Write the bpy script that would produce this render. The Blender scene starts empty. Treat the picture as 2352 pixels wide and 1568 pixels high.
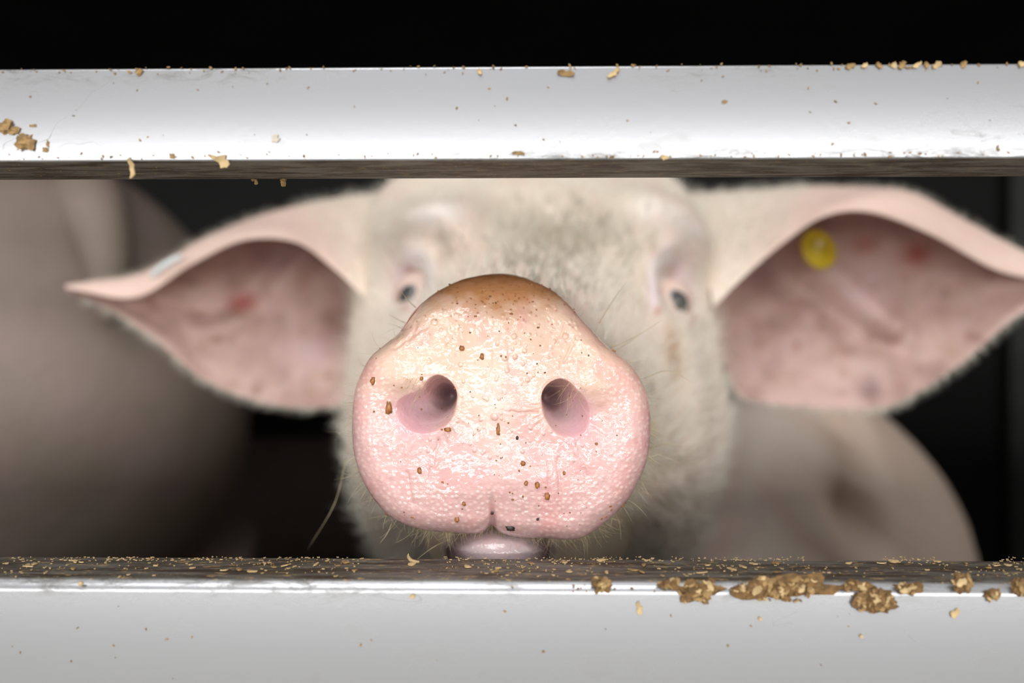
import bpy, math, random
import numpy as np
from mathutils import Vector, Matrix, noise as mnoise

random.seed(7); RNG = np.random.default_rng(11)
SC = bpy.context.scene
COL = SC.collection

# ------------------------------------------------------------------ camera
CZ = 0.68                       # lens height above the truck deck
F = 2080.0                      # focal length in photo pixels (2352 wide)
cam = bpy.data.cameras.new('camera'); cam_o = bpy.data.objects.new('camera', cam); COL.objects.link(cam_o)
cam_o.location = (0, 0, CZ); cam_o.rotation_euler = (math.pi/2, 0, 0)
cam.sensor_width = 36; cam.lens = F/2352*36; cam.clip_start = 0.01; cam.clip_end = 200
cam.dof.use_dof = True; cam.dof.focus_distance = 0.243; cam.dof.aperture_fstop = 5.6
SC.camera = cam_o
# ------------------------------------------------------------------ world, light, exposure
w = bpy.data.worlds.new('overcast_sky'); SC.world = w; w.use_nodes = True
w.node_tree.nodes['Background'].inputs[0].default_value = (1.0, 0.99, 0.975, 1)
w.node_tree.nodes['Background'].inputs[1].default_value = 0.78
SC.view_settings.view_transform = 'Standard'; SC.view_settings.look = 'None'
SC.view_settings.gamma = 1; SC.view_settings.use_curve_mapping = False
al = bpy.data.lights.new('front_fill_light', 'AREA'); al.shape = 'RECTANGLE'; al.size = 7.0; al.size_y = 0.8; al.energy = 150; al.color = (1.0, .985, .965)
al_o = bpy.data.objects.new('front_fill_light', al); COL.objects.link(al_o); al_o.location = (0, -4.3, CZ+.1); al_o.rotation_euler = (math.radians(90), 0, 0)  # added area lamp behind the lens, lifts the face and makes wet highlights
sl = bpy.data.lights.new('bright_cloud', 'SUN'); sl.energy = 1.7; sl.angle = math.radians(36)
sl_o = bpy.data.objects.new('bright_cloud', sl); COL.objects.link(sl_o); sl_o.rotation_euler = (math.radians(38), 0, math.radians(-12))
SC.view_settings.exposure = -0.1
SC.cycles.use_denoising = True
SC.cycles.max_bounces = 8; SC.cycles.diffuse_bounces = 4

# ------------------------------------------------------------------ helpers
def lin(r, g, b):
    f = lambda c: (c/255/12.92) if c/255 <= .04045 else ((c/255+.055)/1.055)**2.4
    return (f(r), f(g), f(b))
def P(px, py, Y):               # a point of the photo at its own depth Y (m)
    return np.array([(px-1176)/F*Y, Y, CZ-(py-784)/F*Y])
def sm(a, b, x):
    t = np.clip((x-a)/(b-a), 0, 1); return t*t*(3-2*t)
def link(o, parent=None):
    COL.objects.link(o)
    if parent is not None: o.parent = parent
    return o
def mesh_np(name, V, Fq, mat=None, parent=None, smooth=True, attrs=None, loc=None):
    V = np.asarray(V, float); me = bpy.data.meshes.new(name)
    if loc is not None: V = V-np.asarray(loc)
    if isinstance(Fq, np.ndarray):
        k = Fq.shape[1]; n = len(Fq)
        me.vertices.add(len(V)); me.vertices.foreach_set('co', V.ravel())
        me.loops.add(n*k); me.loops.foreach_set('vertex_index', Fq.ravel().astype(np.int32))
        me.polygons.add(n); me.polygons.foreach_set('loop_start', np.arange(0, n*k, k, dtype=np.int32))
        me.update(calc_edges=True); me.validate()
    else:
        me.from_pydata([tuple(v) for v in V], [], [tuple(f) for f in Fq])
    me.polygons.foreach_set('use_smooth', [smooth]*len(me.polygons))
    if attrs:
        for k, a in attrs.items():
            a = np.asarray(a, float)
            if a.ndim == 2:
                at = me.color_attributes.new(k, 'FLOAT_COLOR', 'POINT')
                at.data.foreach_set('color', np.c_[a, np.ones(len(a))].ravel())
            else:
                at = me.attributes.new(k, 'FLOAT', 'POINT'); at.data.foreach_set('value', a)
    if mat: me.materials.append(mat)
    o = bpy.data.objects.new(name, me); link(o, parent)
    if loc is not None: o.location = tuple(loc)
    return o
def tag(o, label=None, cat=None, group=None, kind=None):
    for k, v in (('label', label), ('category', cat), ('group', group), ('kind', kind)):
        if v: o[k] = v
    return o
def grid_faces(nu, nv, wrap=True, off=0):      # nu rings of nv verts
    i = np.arange(nu-1)[:, None]; j = np.arange(nv if wrap else nv-1)[None, :]
    jn = (j+1) % nv
    a = i*nv+j; b = i*nv+jn; c = (i+1)*nv+jn; d = (i+1)*nv+j
    return (np.stack([a, b, c, d], -1).reshape(-1, 4)+off)
def pchip(xs, ys, x):
    xs = np.asarray(xs, float); ys = np.asarray(ys, float); x = np.asarray(x, float)
    h = np.diff(xs); d = np.diff(ys)/h; m = np.zeros(len(xs))
    for i in range(1, len(xs)-1):
        m[i] = 0 if d[i-1]*d[i] <= 0 else (h[i-1]+h[i])*d[i-1]*d[i]/(h[i]*d[i-1]+h[i-1]*d[i]) if False else 2*d[i-1]*d[i]/(d[i-1]+d[i])
    m[0] = d[0]; m[-1] = d[-1]
    k = np.clip(np.searchsorted(xs, x)-1, 0, len(xs)-2); t = (x-xs[k])/h[k]
    return ((1+2*t)*(1-t)**2*ys[k]+t*(1-t)**2*h[k]*m[k]+t*t*(3-2*t)*ys[k+1]+t*t*(t-1)*h[k]*m[k+1])
def catmull(pts, n):
    pts = np.asarray(pts, float); u = np.linspace(0, len(pts)-1, n)
    k = np.clip(u.astype(int), 0, len(pts)-2); t = (u-k)[:, None]
    q = np.vstack([2*pts[0]-pts[1], pts, 2*pts[-1]-pts[-2]])
    p0, p1, p2, p3 = q[k], q[k+1], q[k+2], q[k+3]
    return .5*(2*p1+(p2-p0)*t+(2*p0-5*p1+4*p2-p3)*t*t+(3*p1-p0-3*p2+p3)*t**3)
def hash2(i, j, s=0):
    v = np.sin(i*127.1+j*311.7+s*74.7)*43758.5453; return v-np.floor(v)
def vnoise(x, y, s=0):
    i = np.floor(x); j = np.floor(y); u = x-i; v = y-j; u = u*u*(3-2*u); v = v*v*(3-2*v)
    return (hash2(i, j, s)*(1-u)+hash2(i+1, j, s)*u)*(1-v)+(hash2(i, j+1, s)*(1-u)+hash2(i+1, j+1, s)*u)*v
def fbm(x, y, s=0, o=3):
    return sum(vnoise(x*2**k, y*2**k, s+k)/2**k for k in range(o))/sum(1/2**k for k in range(o))
def worley(x, y, s=0):                          # distance to nearest jittered point, and its random
    i0 = np.floor(x); j0 = np.floor(y); best = np.full(x.shape, 9.); rid = np.zeros(x.shape)
    for di in (-1, 0, 1):
        for dj in (-1, 0, 1):
            i = i0+di; j = j0+dj
            d = np.hypot(i+.5+.7*(hash2(i, j, s)-.5)-x, j+.5+.7*(hash2(i, j, s+5)-.5)-y)
            m = d < best; best = np.where(m, d, best); rid = np.where(m, hash2(i, j, s+9), rid)
    return best, rid
def tube(pts, rad, M=12, n=None, cap=True):
    pts = np.asarray(pts, float); rad = np.asarray(rad, float)
    if n:
        P2 = catmull(pts, n); rad = np.interp(np.linspace(0, len(rad)-1, n), np.arange(len(rad)), rad); pts = P2
    T = np.gradient(pts, axis=0); T /= np.linalg.norm(T, axis=1)[:, None]+1e-12
    up = np.array([0, 0, 1.]) if abs(T[0][2]) < .9 else np.array([0, 1., 0])
    out = []; th = np.arange(M)*2*math.pi/M
    for p, t, r in zip(pts, T, rad):
        a = np.cross(t, up); a /= np.linalg.norm(a)+1e-12; b = np.cross(a, t); up = b
        out.append(p+r*(np.cos(th)[:, None]*a+np.sin(th)[:, None]*b))
    if cap: out = [np.repeat(pts[:1], M, 0)]+out+[np.repeat(pts[-1:], M, 0)]
    V = np.vstack(out); return V, grid_faces(len(out), M)
def join(parts):                                # [(V, F)] -> one V, F
    Vs, Fs, o = [], [], 0
    for V, Fq in parts: Vs.append(V); Fs.append(Fq+o); o += len(V)
    return np.vstack(Vs), np.vstack(Fs)
def vnormals(V, Fq):
    n = np.cross(V[Fq[:, 2]]-V[Fq[:, 0]], V[Fq[:, 3]]-V[Fq[:, 1]]); N = np.zeros_like(V)
    for k in range(4): np.add.at(N, Fq[:, k], n)
    return N/(np.linalg.norm(N, axis=1)[:, None]+1e-15)
def hair_mesh(roots, dirs, length, rad, droop=(0, 0, 0), curl=.3, seg=4):
    n = len(roots); dirs = dirs/np.linalg.norm(dirs, axis=1)[:, None]
    rv = RNG.normal(size=(n, 3)); side = np.cross(dirs, rv); side /= np.linalg.norm(side, axis=1)[:, None]
    oth = np.cross(dirs, side); L = np.asarray(length)*np.ones(n); rad = np.asarray(rad)*np.ones(n)
    rings = []
    for k in range(seg+1):
        t = k/seg
        c = roots+dirs*(L*t)[:, None]+(side*(curl*L*t*t)[:, None])+np.asarray(droop)*(L*t*t)[:, None]
        r = rad*(1-.85*t)
        rings.append(np.stack([c+(side*math.cos(a)+oth*math.sin(a))*r[:, None] for a in (0, 2.094, 4.189)], 1))
    V = np.stack(rings, 1).reshape(-1, 3)        # n,seg+1,3
    f = grid_faces(seg+1, 3); Fq = (f[None]+(np.arange(n)*(seg+1)*3)[:, None, None]).reshape(-1, 4)
    return V, Fq
# ---- node helpers
class NT:
    def __init__(s, name):
        s.m = bpy.data.materials.new(name); s.m.use_nodes = True; s.t = s.m.node_tree
        s.b = s.t.nodes['Principled BSDF']
    def n(s, typ, ins=None, **kw):
        nd = s.t.nodes.new(typ)
        for k, v in kw.items(): setattr(nd, k, v)
        for k, v in (ins or {}).items(): s.set(nd.inputs[k], v)
        return nd
    def set(s, inp, v):
        if hasattr(v, 'is_output'): s.t.links.new(v, inp)
        else: inp.default_value = v if not isinstance(v, tuple) or len(v) != 3 or inp.type != 'RGBA' else (*v, 1)
    def p(s, **kw):
        for k, v in kw.items(): s.set(s.b.inputs[k.replace('_', ' ')], v)
    def math(s, op, a, b=0., clamp=False):
        return s.n('ShaderNodeMath', {0: a, 1: b}, operation=op, use_clamp=clamp).outputs[0]
    def mix(s, f, a, b, mode='MIX'):
        nd = s.n('ShaderNodeMix', data_type='RGBA', blend_type=mode)
        s.set(nd.inputs[0], f); s.set(nd.inputs[6], a); s.set(nd.inputs[7], b); return nd.outputs[2]
    def ramp(s, v, a, b, lo=0., hi=1., smooth=True):
        return s.n('ShaderNodeMapRange', {0: v, 1: a, 2: b, 3: lo, 4: hi}, interpolation_type='SMOOTHSTEP' if smooth else 'LINEAR').outputs[0]
    def noise(s, vec, scale, detail=4., rough=.55, dist=0.):
        return s.n('ShaderNodeTexNoise', {'Vector': vec, 'Scale': scale, 'Detail': detail, 'Roughness': rough, 'Distortion': dist}).outputs[0]
    def obj(s): return s.n('ShaderNodeTexCoord').outputs['Object']
    def scale(s, vec, v):
        return s.n('ShaderNodeMapping', {'Vector': vec, 'Scale': v}).outputs[0]
    def attr(s, name, out='Color'): return s.n('ShaderNodeAttribute', attribute_name=name).outputs[out]
    def bump(s, h, strength, dist=.001, nrm=None):
        i = {'Height': h, 'Strength': strength, 'Distance': dist}
        if nrm is not None: i['Normal'] = nrm
        return s.n('ShaderNodeBump', i).outputs[0]
def plain(name, col, rough=.6, metal=0., var=.25, scale=60., **kw):
    k = NT(name); c = k.obj(); nz = k.noise(c, scale)
    k.p(Base_Color=k.mix(k.ramp(nz, .3, .7), tuple(x*(1-var) for x in col), tuple(min(1, x*(1+var)) for x in col)),
        Roughness=rough, Metallic=metal, **kw)
    return k.m

# ------------------------------------------------------------------ materials
def rail_material(name, zt, zb, smear, gd=1.):
    k = NT(name); c = k.obj(); sx = k.n('ShaderNodeSeparateXYZ', {0: c}); x, z = sx.outputs[0], sx.outputs[2]
    nz = k.n('ShaderNodeSeparateXYZ', {0: k.n('ShaderNodeTexCoord').outputs['Normal']}).outputs[2]
    flat = k.ramp(k.math('ABSOLUTE', nz), .72, .97)                    # top and bottom faces: caked grime
    big = k.noise(k.scale(c, (14, 14, 60)), 1., 5., .6)
    fine = k.noise(k.scale(c, (350, 350, 500)), 1., 5., .7)
    scuff = k.noise(k.scale(c, (120, 120, 420)), 1., 6., .75, 1.)
    edge = k.math('ADD', k.ramp(z, zt-.0075, zt-.0005), k.ramp(z, zb+.004, zb+.0003))
    em = k.math('MULTIPLY', k.math('MULTIPLY', edge, k.ramp(big, .47, .62)), k.ramp(scuff, .40, .66))
    if smear:                                                         # smudge with a shape of its own at the right end
        sm1 = k.math('MULTIPLY', k.ramp(x, .075, .115), k.ramp(big, .44, .6))
        em = k.math('MAXIMUM', em, k.math('MULTIPLY', sm1, k.ramp(scuff, .52, .74)))
    ln = k.math('ABSOLUTE', k.math('SUBTRACT', k.noise(k.scale(c, (30, 30, 48)), 1., 2., .5, .8), .5))
    em = k.math('MAXIMUM', em, k.math('MULTIPLY', k.math('MULTIPLY', k.ramp(ln, .0045, .001), k.ramp(k.noise(k.scale(c, (22, 22, 60)), 1., 3.), .54, .62)), .45))
    em = k.math('MAXIMUM', em, k.math('MULTIPLY', k.ramp(k.noise(k.scale(c, (38, 38, 70)), 1., 3., .6), .62, .70), .22))
    spots = k.math('MULTIPLY', k.ramp(k.noise(k.scale(c, (55, 55, 75)), 1., 6., .7), .66, .74), .55)
    em = k.math('MAXIMUM', em, k.math('MULTIPLY', spots, k.ramp(scuff, .45, .6)))
    base = k.mix(k.math('MULTIPLY', em, .8), lin(172, 173, 176), lin(92, 90, 84))
    streak = k.noise(k.scale(c, (45, 300, 200)), 1., 7., .7, .6)
    gr = k.mix(k.ramp(streak, .36, .62), lin(70*gd, 55*gd, 38*gd), lin(134*gd, 129*gd, 120*gd))
    gr = k.mix(k.math('MULTIPLY', k.ramp(k.noise(k.scale(c, (300, 900, 300)), 1., 5., .7), .58, .63), .75), gr, lin(178, 146, 92))
    gr = k.mix(k.math('MULTIPLY', k.ramp(k.noise(k.scale(c, (26, 160, 30)), 1., 5., .7), .52, .62), .7), gr, lin(58*gd, 42*gd, 28*gd))
    gr = k.mix(k.ramp(k.noise(k.scale(c, (500, 500, 500)), 1., 4., .7, 3.), .30, .36, .6, 0.), gr, lin(40, 34, 28))
    k.p(Base_Color=k.mix(flat, base, gr), Metallic=k.math('MULTIPLY', k.math('SUBTRACT', 1., flat), .78),
        Roughness=k.math('ADD', k.math('MULTIPLY', flat, .35), k.math('ADD', .27, k.math('MULTIPLY', em, .2))),
        Normal=k.bump(k.math('ADD', k.math('MULTIPLY', fine, .05), k.math('MULTIPLY', k.math('MULTIPLY', streak, flat), 1.6)), .25, .0008))
    return k.m
def skin_material():
    k = NT('pig_skin'); c = k.obj(); wet = k.attr('wet', 'Fac'); col = k.attr('Col')
    n1 = k.noise(c, 900., 4., .6); n2 = k.noise(c, 160., 4., .6); n3 = k.noise(c, 2600., 2.)
    col = k.mix(k.ramp(n2, .3, .7, 0., .22), col, k.mix(.5, col, lin(228, 150, 140)))
    col = k.mix(k.math('MULTIPLY', k.ramp(n1, .62, .75), k.math('MULTIPLY', k.math('SUBTRACT', 1., wet), .3)), col, lin(150, 130, 105))
    hgt = k.math('ADD', k.math('MULTIPLY', n1, .55), k.math('ADD', k.math('MULTIPLY', n2, .9), k.math('MULTIPLY', n3, .12)))
    b1 = k.bump(hgt, .35, .0008)
    film = k.math('ADD', k.noise(c, 430., 2., .45, 1.2), k.math('MULTIPLY', k.noise(c, 170., 1.), 2.2))
    film = k.math('MULTIPLY', film, k.ramp(k.noise(c, 60., 1.), .35, .65, .35, 1.15))
    b2 = k.bump(film, 1., .00048)
    k.p(Base_Color=col, Roughness=k.ramp(wet, 0., 1., .62, .36, False), Normal=b1, Subsurface_Weight=k.math('MULTIPLY', wet, .30),
        Subsurface_Radius=(1., .4, .25), Subsurface_Scale=.0022, Coat_Weight=k.math('MULTIPLY', wet, 1.), Coat_Roughness=.07, Coat_Normal=b2,
        Coat_IOR=1.75)
    k.p(Specular_IOR_Level=.4)
    return k.m
M_skin = skin_material()
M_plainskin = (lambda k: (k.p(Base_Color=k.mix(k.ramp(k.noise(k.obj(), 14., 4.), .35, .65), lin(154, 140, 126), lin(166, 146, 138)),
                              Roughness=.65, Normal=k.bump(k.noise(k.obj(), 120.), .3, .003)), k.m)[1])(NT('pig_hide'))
M_fur = plain('bristle', lin(250, 241, 226), .5, var=.12, scale=300.)
M_dirtyfur = plain('dirty_bristle', lin(140, 132, 108), .6, var=.3, scale=200.)
M_whisk = plain('whisker', lin(205, 188, 150), .4, var=.3, scale=200.)
M_dark = plain('dark_panel', lin(20, 19, 19), .7, var=.35, scale=6.)
M_floor = plain('dirty_deck', lin(44, 36, 31), .8, var=.5, scale=9.)
M_post = plain('dull_steel', lin(40, 42, 40), .55, .3, var=.2, scale=20.)
M_tan = plain('feed_crumb', lin(144, 116, 74), .75, var=.4, scale=420.)
M_pale = plain('wood_chip', lin(188, 162, 118), .7, var=.25, scale=300.)
M_dirt = plain('caked_dirt', lin(112, 84, 48), .8, var=.45, scale=500.)
M_brown = plain('wet_crumb', lin(150, 96, 48), .3, var=.45, scale=500.)
M_grey = plain('pale_fleck', lin(196, 186, 172), .7, var=.15)
M_black = plain('dark_crumb', lin(50, 36, 28), .35, var=.4, scale=300.)
M_yellow = plain('yellow_plastic', lin(184, 156, 26), .35, var=.12, scale=90.)
M_white = plain('white_plastic', lin(235, 240, 238), .3, var=.05)
M_brass = plain('tag_stud', lin(190, 170, 110), .3, .2, var=.15)
M_ground = plain('concrete_yard', lin(176, 174, 168), .85, var=.2, scale=3.)
def eye_mat():
    k = NT('eye_surface'); k.p(Base_Color=k.attr('Col'), Roughness=.08, Coat_Weight=1.); return k.m
M_eye = eye_mat()

# ------------------------------------------------------------------ structure
def box_obj(name, boxes, mat, kind='structure'):
    Vs, Fs = [], []
    for (x0, x1, y0, y1, z0, z1) in boxes:
        o = len(Vs); Vs += [(x, y, z) for z in (z0, z1) for y in (y0, y1) for x in (x0, x1)]
        Fs += [tuple(o+i for i in f) for f in ((0, 2, 3, 1), (4, 5, 7, 6), (0, 1, 5, 4), (2, 6, 7, 3), (0, 4, 6, 2), (1, 3, 7, 5))]
    o = mesh_np(name, Vs, Fs, mat, smooth=False)
    if kind: o['kind'] = kind
    return o
YF, YB = .2200, .2450            # front and back of the rails
box_obj('floor', [(-2.2, 2.2, .27, 2.7, -.06, 0)], M_floor)
box_obj('ceiling', [(-2.2, 2.2, .20, 2.7, 1.30, 1.34)], M_dark)
box_obj('wall_back', [(-2.2, 2.2, 2.66, 2.7, 0, 1.30)], M_dark)
box_obj('wall_left', [(-2.2, -2.16, .26, 2.66, 0, 1.30)], M_dark)
box_obj('wall_right', [(2.16, 2.2, .26, 2.66, 0, 1.30)], M_dark)
box_obj('wall_front', [(-2.2, 2.2, .235, .265, CZ+.48, 1.30), (-2.2, 2.2, .235, .265, -.06, CZ-.16)], M_post)
box_obj('ground', [(-14, 14, -14, .2, -.95, -.9)], M_ground)

YAW = math.radians(-1.05)
def rail(name, x0, x1, z0, z1, rt, rb, mat, label):
    # closed extruded tube: rounded rectangle section along x
    y0, y1 = YF, YB; sec = []
    def arc(cy, cz, r, a0, a1, n):
        for i in range(n+1):
            a = a0+(a1-a0)*i/n; sec.append((cy+r*math.cos(a), cz+r*math.sin(a)))
    h = math.pi/2
    arc(y0+rb, z0+rb, rb, 2*h, 3*h, 8); arc(y1-rb, z0+rb, rb, 3*h, 4*h, 8)
    arc(y1-rt, z1-rt, rt, 0, h, 8); arc(y0+rt, z1-rt, rt, h, 2*h, 8)
    xs = np.linspace(x0, x1, 161); S = np.array(sec)
    V = np.array([(x, y-.5*(y0+y1), z-z0) for x in xs for (y, z) in S])
    Fq = grid_faces(len(xs), len(S))
    n = len(S); V2 = np.vstack([V, V[:n].mean(0), V[-n:].mean(0)])
    o = mesh_np(name, V, Fq, mat, smooth=True)
    o.location = (0, .5*(y0+y1), z0); o.rotation_euler.z = YAW
    import bmesh
    bm = bmesh.new(); bm.from_mesh(o.data); bmesh.ops.holes_fill(bm, edges=[e for e in bm.edges if e.is_boundary], sides=0)
    bm.to_mesh(o.data); bm.free()
    tag(o, label, 'rail'); return o
ZU0, ZU1 = CZ+.0441, CZ+.0668
ZL1 = CZ-.0582
up = rail('upper_rail', -2.15, 2.15, ZU0, ZU1, .0005, .0005, rail_material('upper_aluminium', .0227, 0, True),
          'upper white metal rail with grimy underside, above the pig')
lo = rail('lower_rail', -2.15, 2.15, CZ-.16, ZL1, .0032, .001, rail_material('lower_aluminium', .1018, 0, False, .74),
          'lower white metal rail with rounded dirty top edge, under the snout')
for px, yy in ((2335, 1.5),):
    p = P(px, 784, yy)
    o = box_obj('upright_post', [(-.02, .02, -.02, .02, -p[2], 1.06-p[2]), (-.05, .05, -.05, .05, -p[2], -p[2]+.01)], M_post, None)
    o.location = tuple(p); tag(o, 'dull upright steel post in the dark at the right edge', 'post')

# ------------------------------------------------------------------ the pig in front: one lofted body
OUT = np.array([(1145,628),(1205,637),(1264,664),(1301,692),(1342,738),(1393,793),(1439,828),(1466,862),(1485,903),(1493,949),(1493,1004),(1485,1059),
 (1466,1105),(1439,1151),(1393,1197),(1342,1232),(1301,1239),(1255,1236),(1209,1235),(1172,1230),(1147,1221),(1129,1206),(1112,1219),(1090,1225),(1044,1223),
 (980,1218),(934,1206),(892,1183),(856,1142),(828,1091),(812,1032),(809,967),(814,903),(828,862),(851,820),(888,788),(920,761),(947,724),(980,687),(1021,660),(1071,639)], float)
CX0, CY0, YS = 1150., 950., .245
MA = 720
TH = np.arange(MA)*2*math.pi/MA                     # angle, x right, z up
def closed_dense(pts, n=2400):
    q = np.vstack([pts[-2:], pts, pts[:3]]); c = catmull(q, n); return c
_d = closed_dense(OUT); _a = np.unwrap(np.arctan2(-(_d[:, 1]-CY0), _d[:, 0]-CX0)); _r = np.hypot(_d[:, 1]-CY0, _d[:, 0]-CX0)
_o = np.argsort(_a % (2*math.pi)); RO = np.interp(TH, (_a % (2*math.pi))[_o], _r[_o], period=2*math.pi)
t0 = .86
T1 = np.linspace(0.004, t0, 170, endpoint=False); T2 = t0+(1-t0)*np.sin(np.linspace(0, math.pi/2, 46)); TT = np.r_[T1, T2]
t2, th2 = np.meshgrid(TT, TH, indexing='ij')
PX = CX0+t2*RO[None]*np.cos(th2); PY = CY0-t2*RO[None]*np.sin(th2)
def polar_R(ang, tab):                              # tab {deg: R}
    ks = sorted(tab); return np.interp(np.degrees(ang) % 360, ks+[ks[0]+360] if False else ks, [tab[k] for k in ks], period=360)
def smooth_R(ang, tab):
    g = np.radians(np.arange(360)); r = polar_R(g, tab); ker = np.hanning(31); ker /= ker.sum()
    r = np.convolve(np.r_[r[-40:], r, r[:40]], ker, 'same')[40:-40]
    return np.interp(np.degrees(ang) % 360, np.arange(360), r, period=360)
NL = dict(c=(1003, 926), R={0:46, 45:57, 90:68, 112:58, 135:46, 155:58, 180:97, 205:97, 225:90, 250:76, 270:64, 315:50}, s=1)
NR = dict(c=(1288, 926), R={180:44, 135:52, 90:58, 60:52, 45:48, 20:54, 0:64, 330:78, 307:90, 290:84, 270:77, 240:56, 210:47}, s=-1)
def nostril(nd):
    dx = PX-nd['c'][0]; dy = -(PY-nd['c'][1]); rho = np.hypot(dx, dy)/smooth_R(np.arctan2(dy, dx), nd['R'])
    return rho, dx, dy
def snout_relief():
    mm = .1178; X = PX-1150
    h = -3.2*t2**2
    h += -5.6*(1-np.sqrt(np.clip(1-np.clip((t2-t0)/(1-t0), 0, 1)**2, 0, 1)))
    u = np.clip((800-PY)/170, 0, 1.1); h -= 9.5*u**1.7                       # top rolls back
    h += 1.0*np.exp(-((PX-1145)/60)**2-((PY-740)/70)**2)
    h -= 1.6*np.exp(-((PX-1010)/55)**2-((PY-775)/50)**2); h -= 1.6*np.exp(-((PX-1290)/55)**2-((PY-780)/50)**2)
    h += 1.0*np.exp(-((PX-1147)/55)**2-((PY-930)/120)**2)                    # bar between nostrils
    h += 1.5*np.exp(-((PX-1150)/170)**2-((PY-1110)/60)**2)
    h -= 2.2*np.exp(-((PX-915)/45)**2-((PY-945)/45)**2); h -= 1.6*np.exp(-((PX-1372)/40)**2-((PY-965)/45)**2)
    h += 1.5*np.exp(-((PX-930)/60)**2-((PY-865)/28)**2); h += 1.4*np.exp(-((PX-1365)/50)**2-((PY-880)/30)**2)
    shx = np.zeros_like(h); nost = np.zeros_like(h); lat = np.zeros_like(h)
    for nd in (NL, NR):
        rho, dx, dy = nostril(nd); q = np.clip(rho, 0, 1)
        dep = 17.*(1-q**1.35)**1.4 + 15*sm(1, .1, np.hypot(dx-nd['s']*12, dy-30)/52)*(1-q**4)
        h -= dep; shx += nd['s']*dep*.42/mm*1.0*.6
        nost = np.maximum(nost, sm(1.05, .35, rho)); lat = np.maximum(lat, sm(1.4, .7, rho)*sm(.6, -.9, dx*nd['s']/60))
        h += .25*np.exp(-((rho-1.16)/.12)**2)*sm(-.2, 1, dx*nd['s']/50+.2)    # medial lip
        ang = np.arctan2(dy, dx); ring = np.exp(-((rho-1.45)/.4)**2)*sm(.25, -.5, np.sin(ang))
        h += .55*ring*(vnoise(np.degrees(ang)/5.5, rho*1.5, 3)-.5)
    # philtrum and creases
    ph = np.exp(-((PX-1129-3*np.sin(PY/23))/5.)**2); h -= 2.6*ph*sm(1120, 1205, PY)
    for (x0, y0, x1, y1, wd, am) in ((1175,945,1235,948,3,.35),(1150,943,1185,950,3,.25),(1282,1050,1287,1180,3.5,.45),(1258,1060,1262,1130,3,.25),(935,1085,948,1160,4,.4),
                                     (1300,745,1272,800,3.5,.35),(1330,770,1295,830,4,.4),(905,800,985,745,4,.35),(960,740,935,790,4,.35),(1008,1010,985,1100,4,.3),(1322,1020,1345,1090,4,.3),
                                     (1130,810,1118,870,5,.3),(1165,780,1172,850,5,.25)):
        ax, ay = x1-x0, y1-y0; L2 = ax*ax+ay*ay; s = np.clip(((PX-x0)*ax+(PY-y0)*ay)/L2, 0, 1)
        wob = 4*(vnoise(PX/14, PY/14, 8)-.5)
        d = np.hypot(PX-x0-s*ax+wob, PY-y0-s*ay+wob); h -= am*np.exp(-(d/wd)**2)
    # papillae
    zone = np.clip(sm(.5, .72, t2)*np.maximum(sm(1040, 1130, PY), sm(215, 270, np.abs(X-0))*sm(800, 860, PY))+.0, 0, 1)*(1-nost)
    d1, rid = worley(PX/14.5, PY/12.5, 2)
    pap = sm(.42, .1, d1)*zone*(.45+.55*rid)
    h += .15*pap
    h += .5*(fbm(PX/42, PY/42, 4)-.5)+.22*(fbm(PX/13, PY/13, 5)-.5)*(1-.3*zone)
    # droplets
    drops = np.zeros_like(h); rr = np.random.default_rng(5)
    dl = [(1022,716,6),(998,740,8),(1181,772,7),(1298,772,8),(1320,783,6),(1205,805,6),(1183,819,6),(1160,823,6),(1165,850,6),(1212,872,6),(1058,837,6),(1136,957,9),(1100,985,5),(1013,757,5)]
    dl += [(rr.uniform(960, 1340), rr.uniform(700, 1060), rr.uniform(2.5, 5)) for _ in range(130)]
    for (dx, dy, r) in dl:
        d = np.hypot(PX-dx, PY-dy)/r; cap = np.sqrt(np.clip(1-d*d, 0, 1)); drops = np.maximum(drops, cap*r*.55*mm)
    h += drops*(1-nost)
    return h, shx, nost, lat, pap, drops, zone
H, SHX, NOST, LAT, PAP, DROP, ZONE = snout_relief()
yy = YS-H*.001
s_px = (PX+SHX*0.55-1176)/F*yy; s_pz = CZ-(PY-784)/F*yy
disc = np.stack([s_px, yy, s_pz], -1)               # rings from centre outward
def mixc(a, b, t): return a*(1-t[..., None])+np.asarray(b)*t[..., None]
pink = lin(226, 184, 180); cream = lin(232, 200, 176)
dc = np.zeros(PX.shape+(3,))+np.array(pink)
dc = mixc(dc, cream, sm(1010, 830, PY+.25*np.abs(PX-1150)-60)*.95)
dc = mixc(dc, lin(238, 214, 200), np.exp(-((PX-1147)/60)**2-((PY-930)/110)**2)*.7)
dc = mixc(dc, lin(226, 160, 158), np.clip(fbm(PX/60, PY/60, 14)-.45, 0, 1)*1.4)
dc = mixc(dc, lin(212, 156, 172), LAT*.75)
dc = mixc(dc, lin(214, 196, 202), NOST*.7)
st = np.clip(sm(752, 662, PY+60*(fbm(PX/30, PY/22, 21)-.5)+.16*np.abs(PX-1150))*1.1, 0, 1)
dc = mixc(dc, lin(196, 134, 78), st*.92)
dc = mixc(dc, lin(136, 84, 46), st*sm(668, 632, PY+20*fbm(PX/12, PY/12, 31))*.7)
deep = sum(sm(1, .25, np.hypot(PX-nd['c'][0]-nd['s']*12, -(PY-nd['c'][1])-34)/46) for nd in (NL, NR))  # dark red mucosa tone that also paints deeper shade into the nostril holes
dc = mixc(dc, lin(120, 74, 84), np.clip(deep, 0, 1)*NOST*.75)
pore, rid = worley(PX/19, PY/19, 40)
dc = mixc(dc, lin(166, 100, 58), sm(.2, .06, pore)*(rid > .55)*sm(810, 720, PY)*.6)
dc = mixc(dc, lin(250, 226, 216), PAP*.55)
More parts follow.
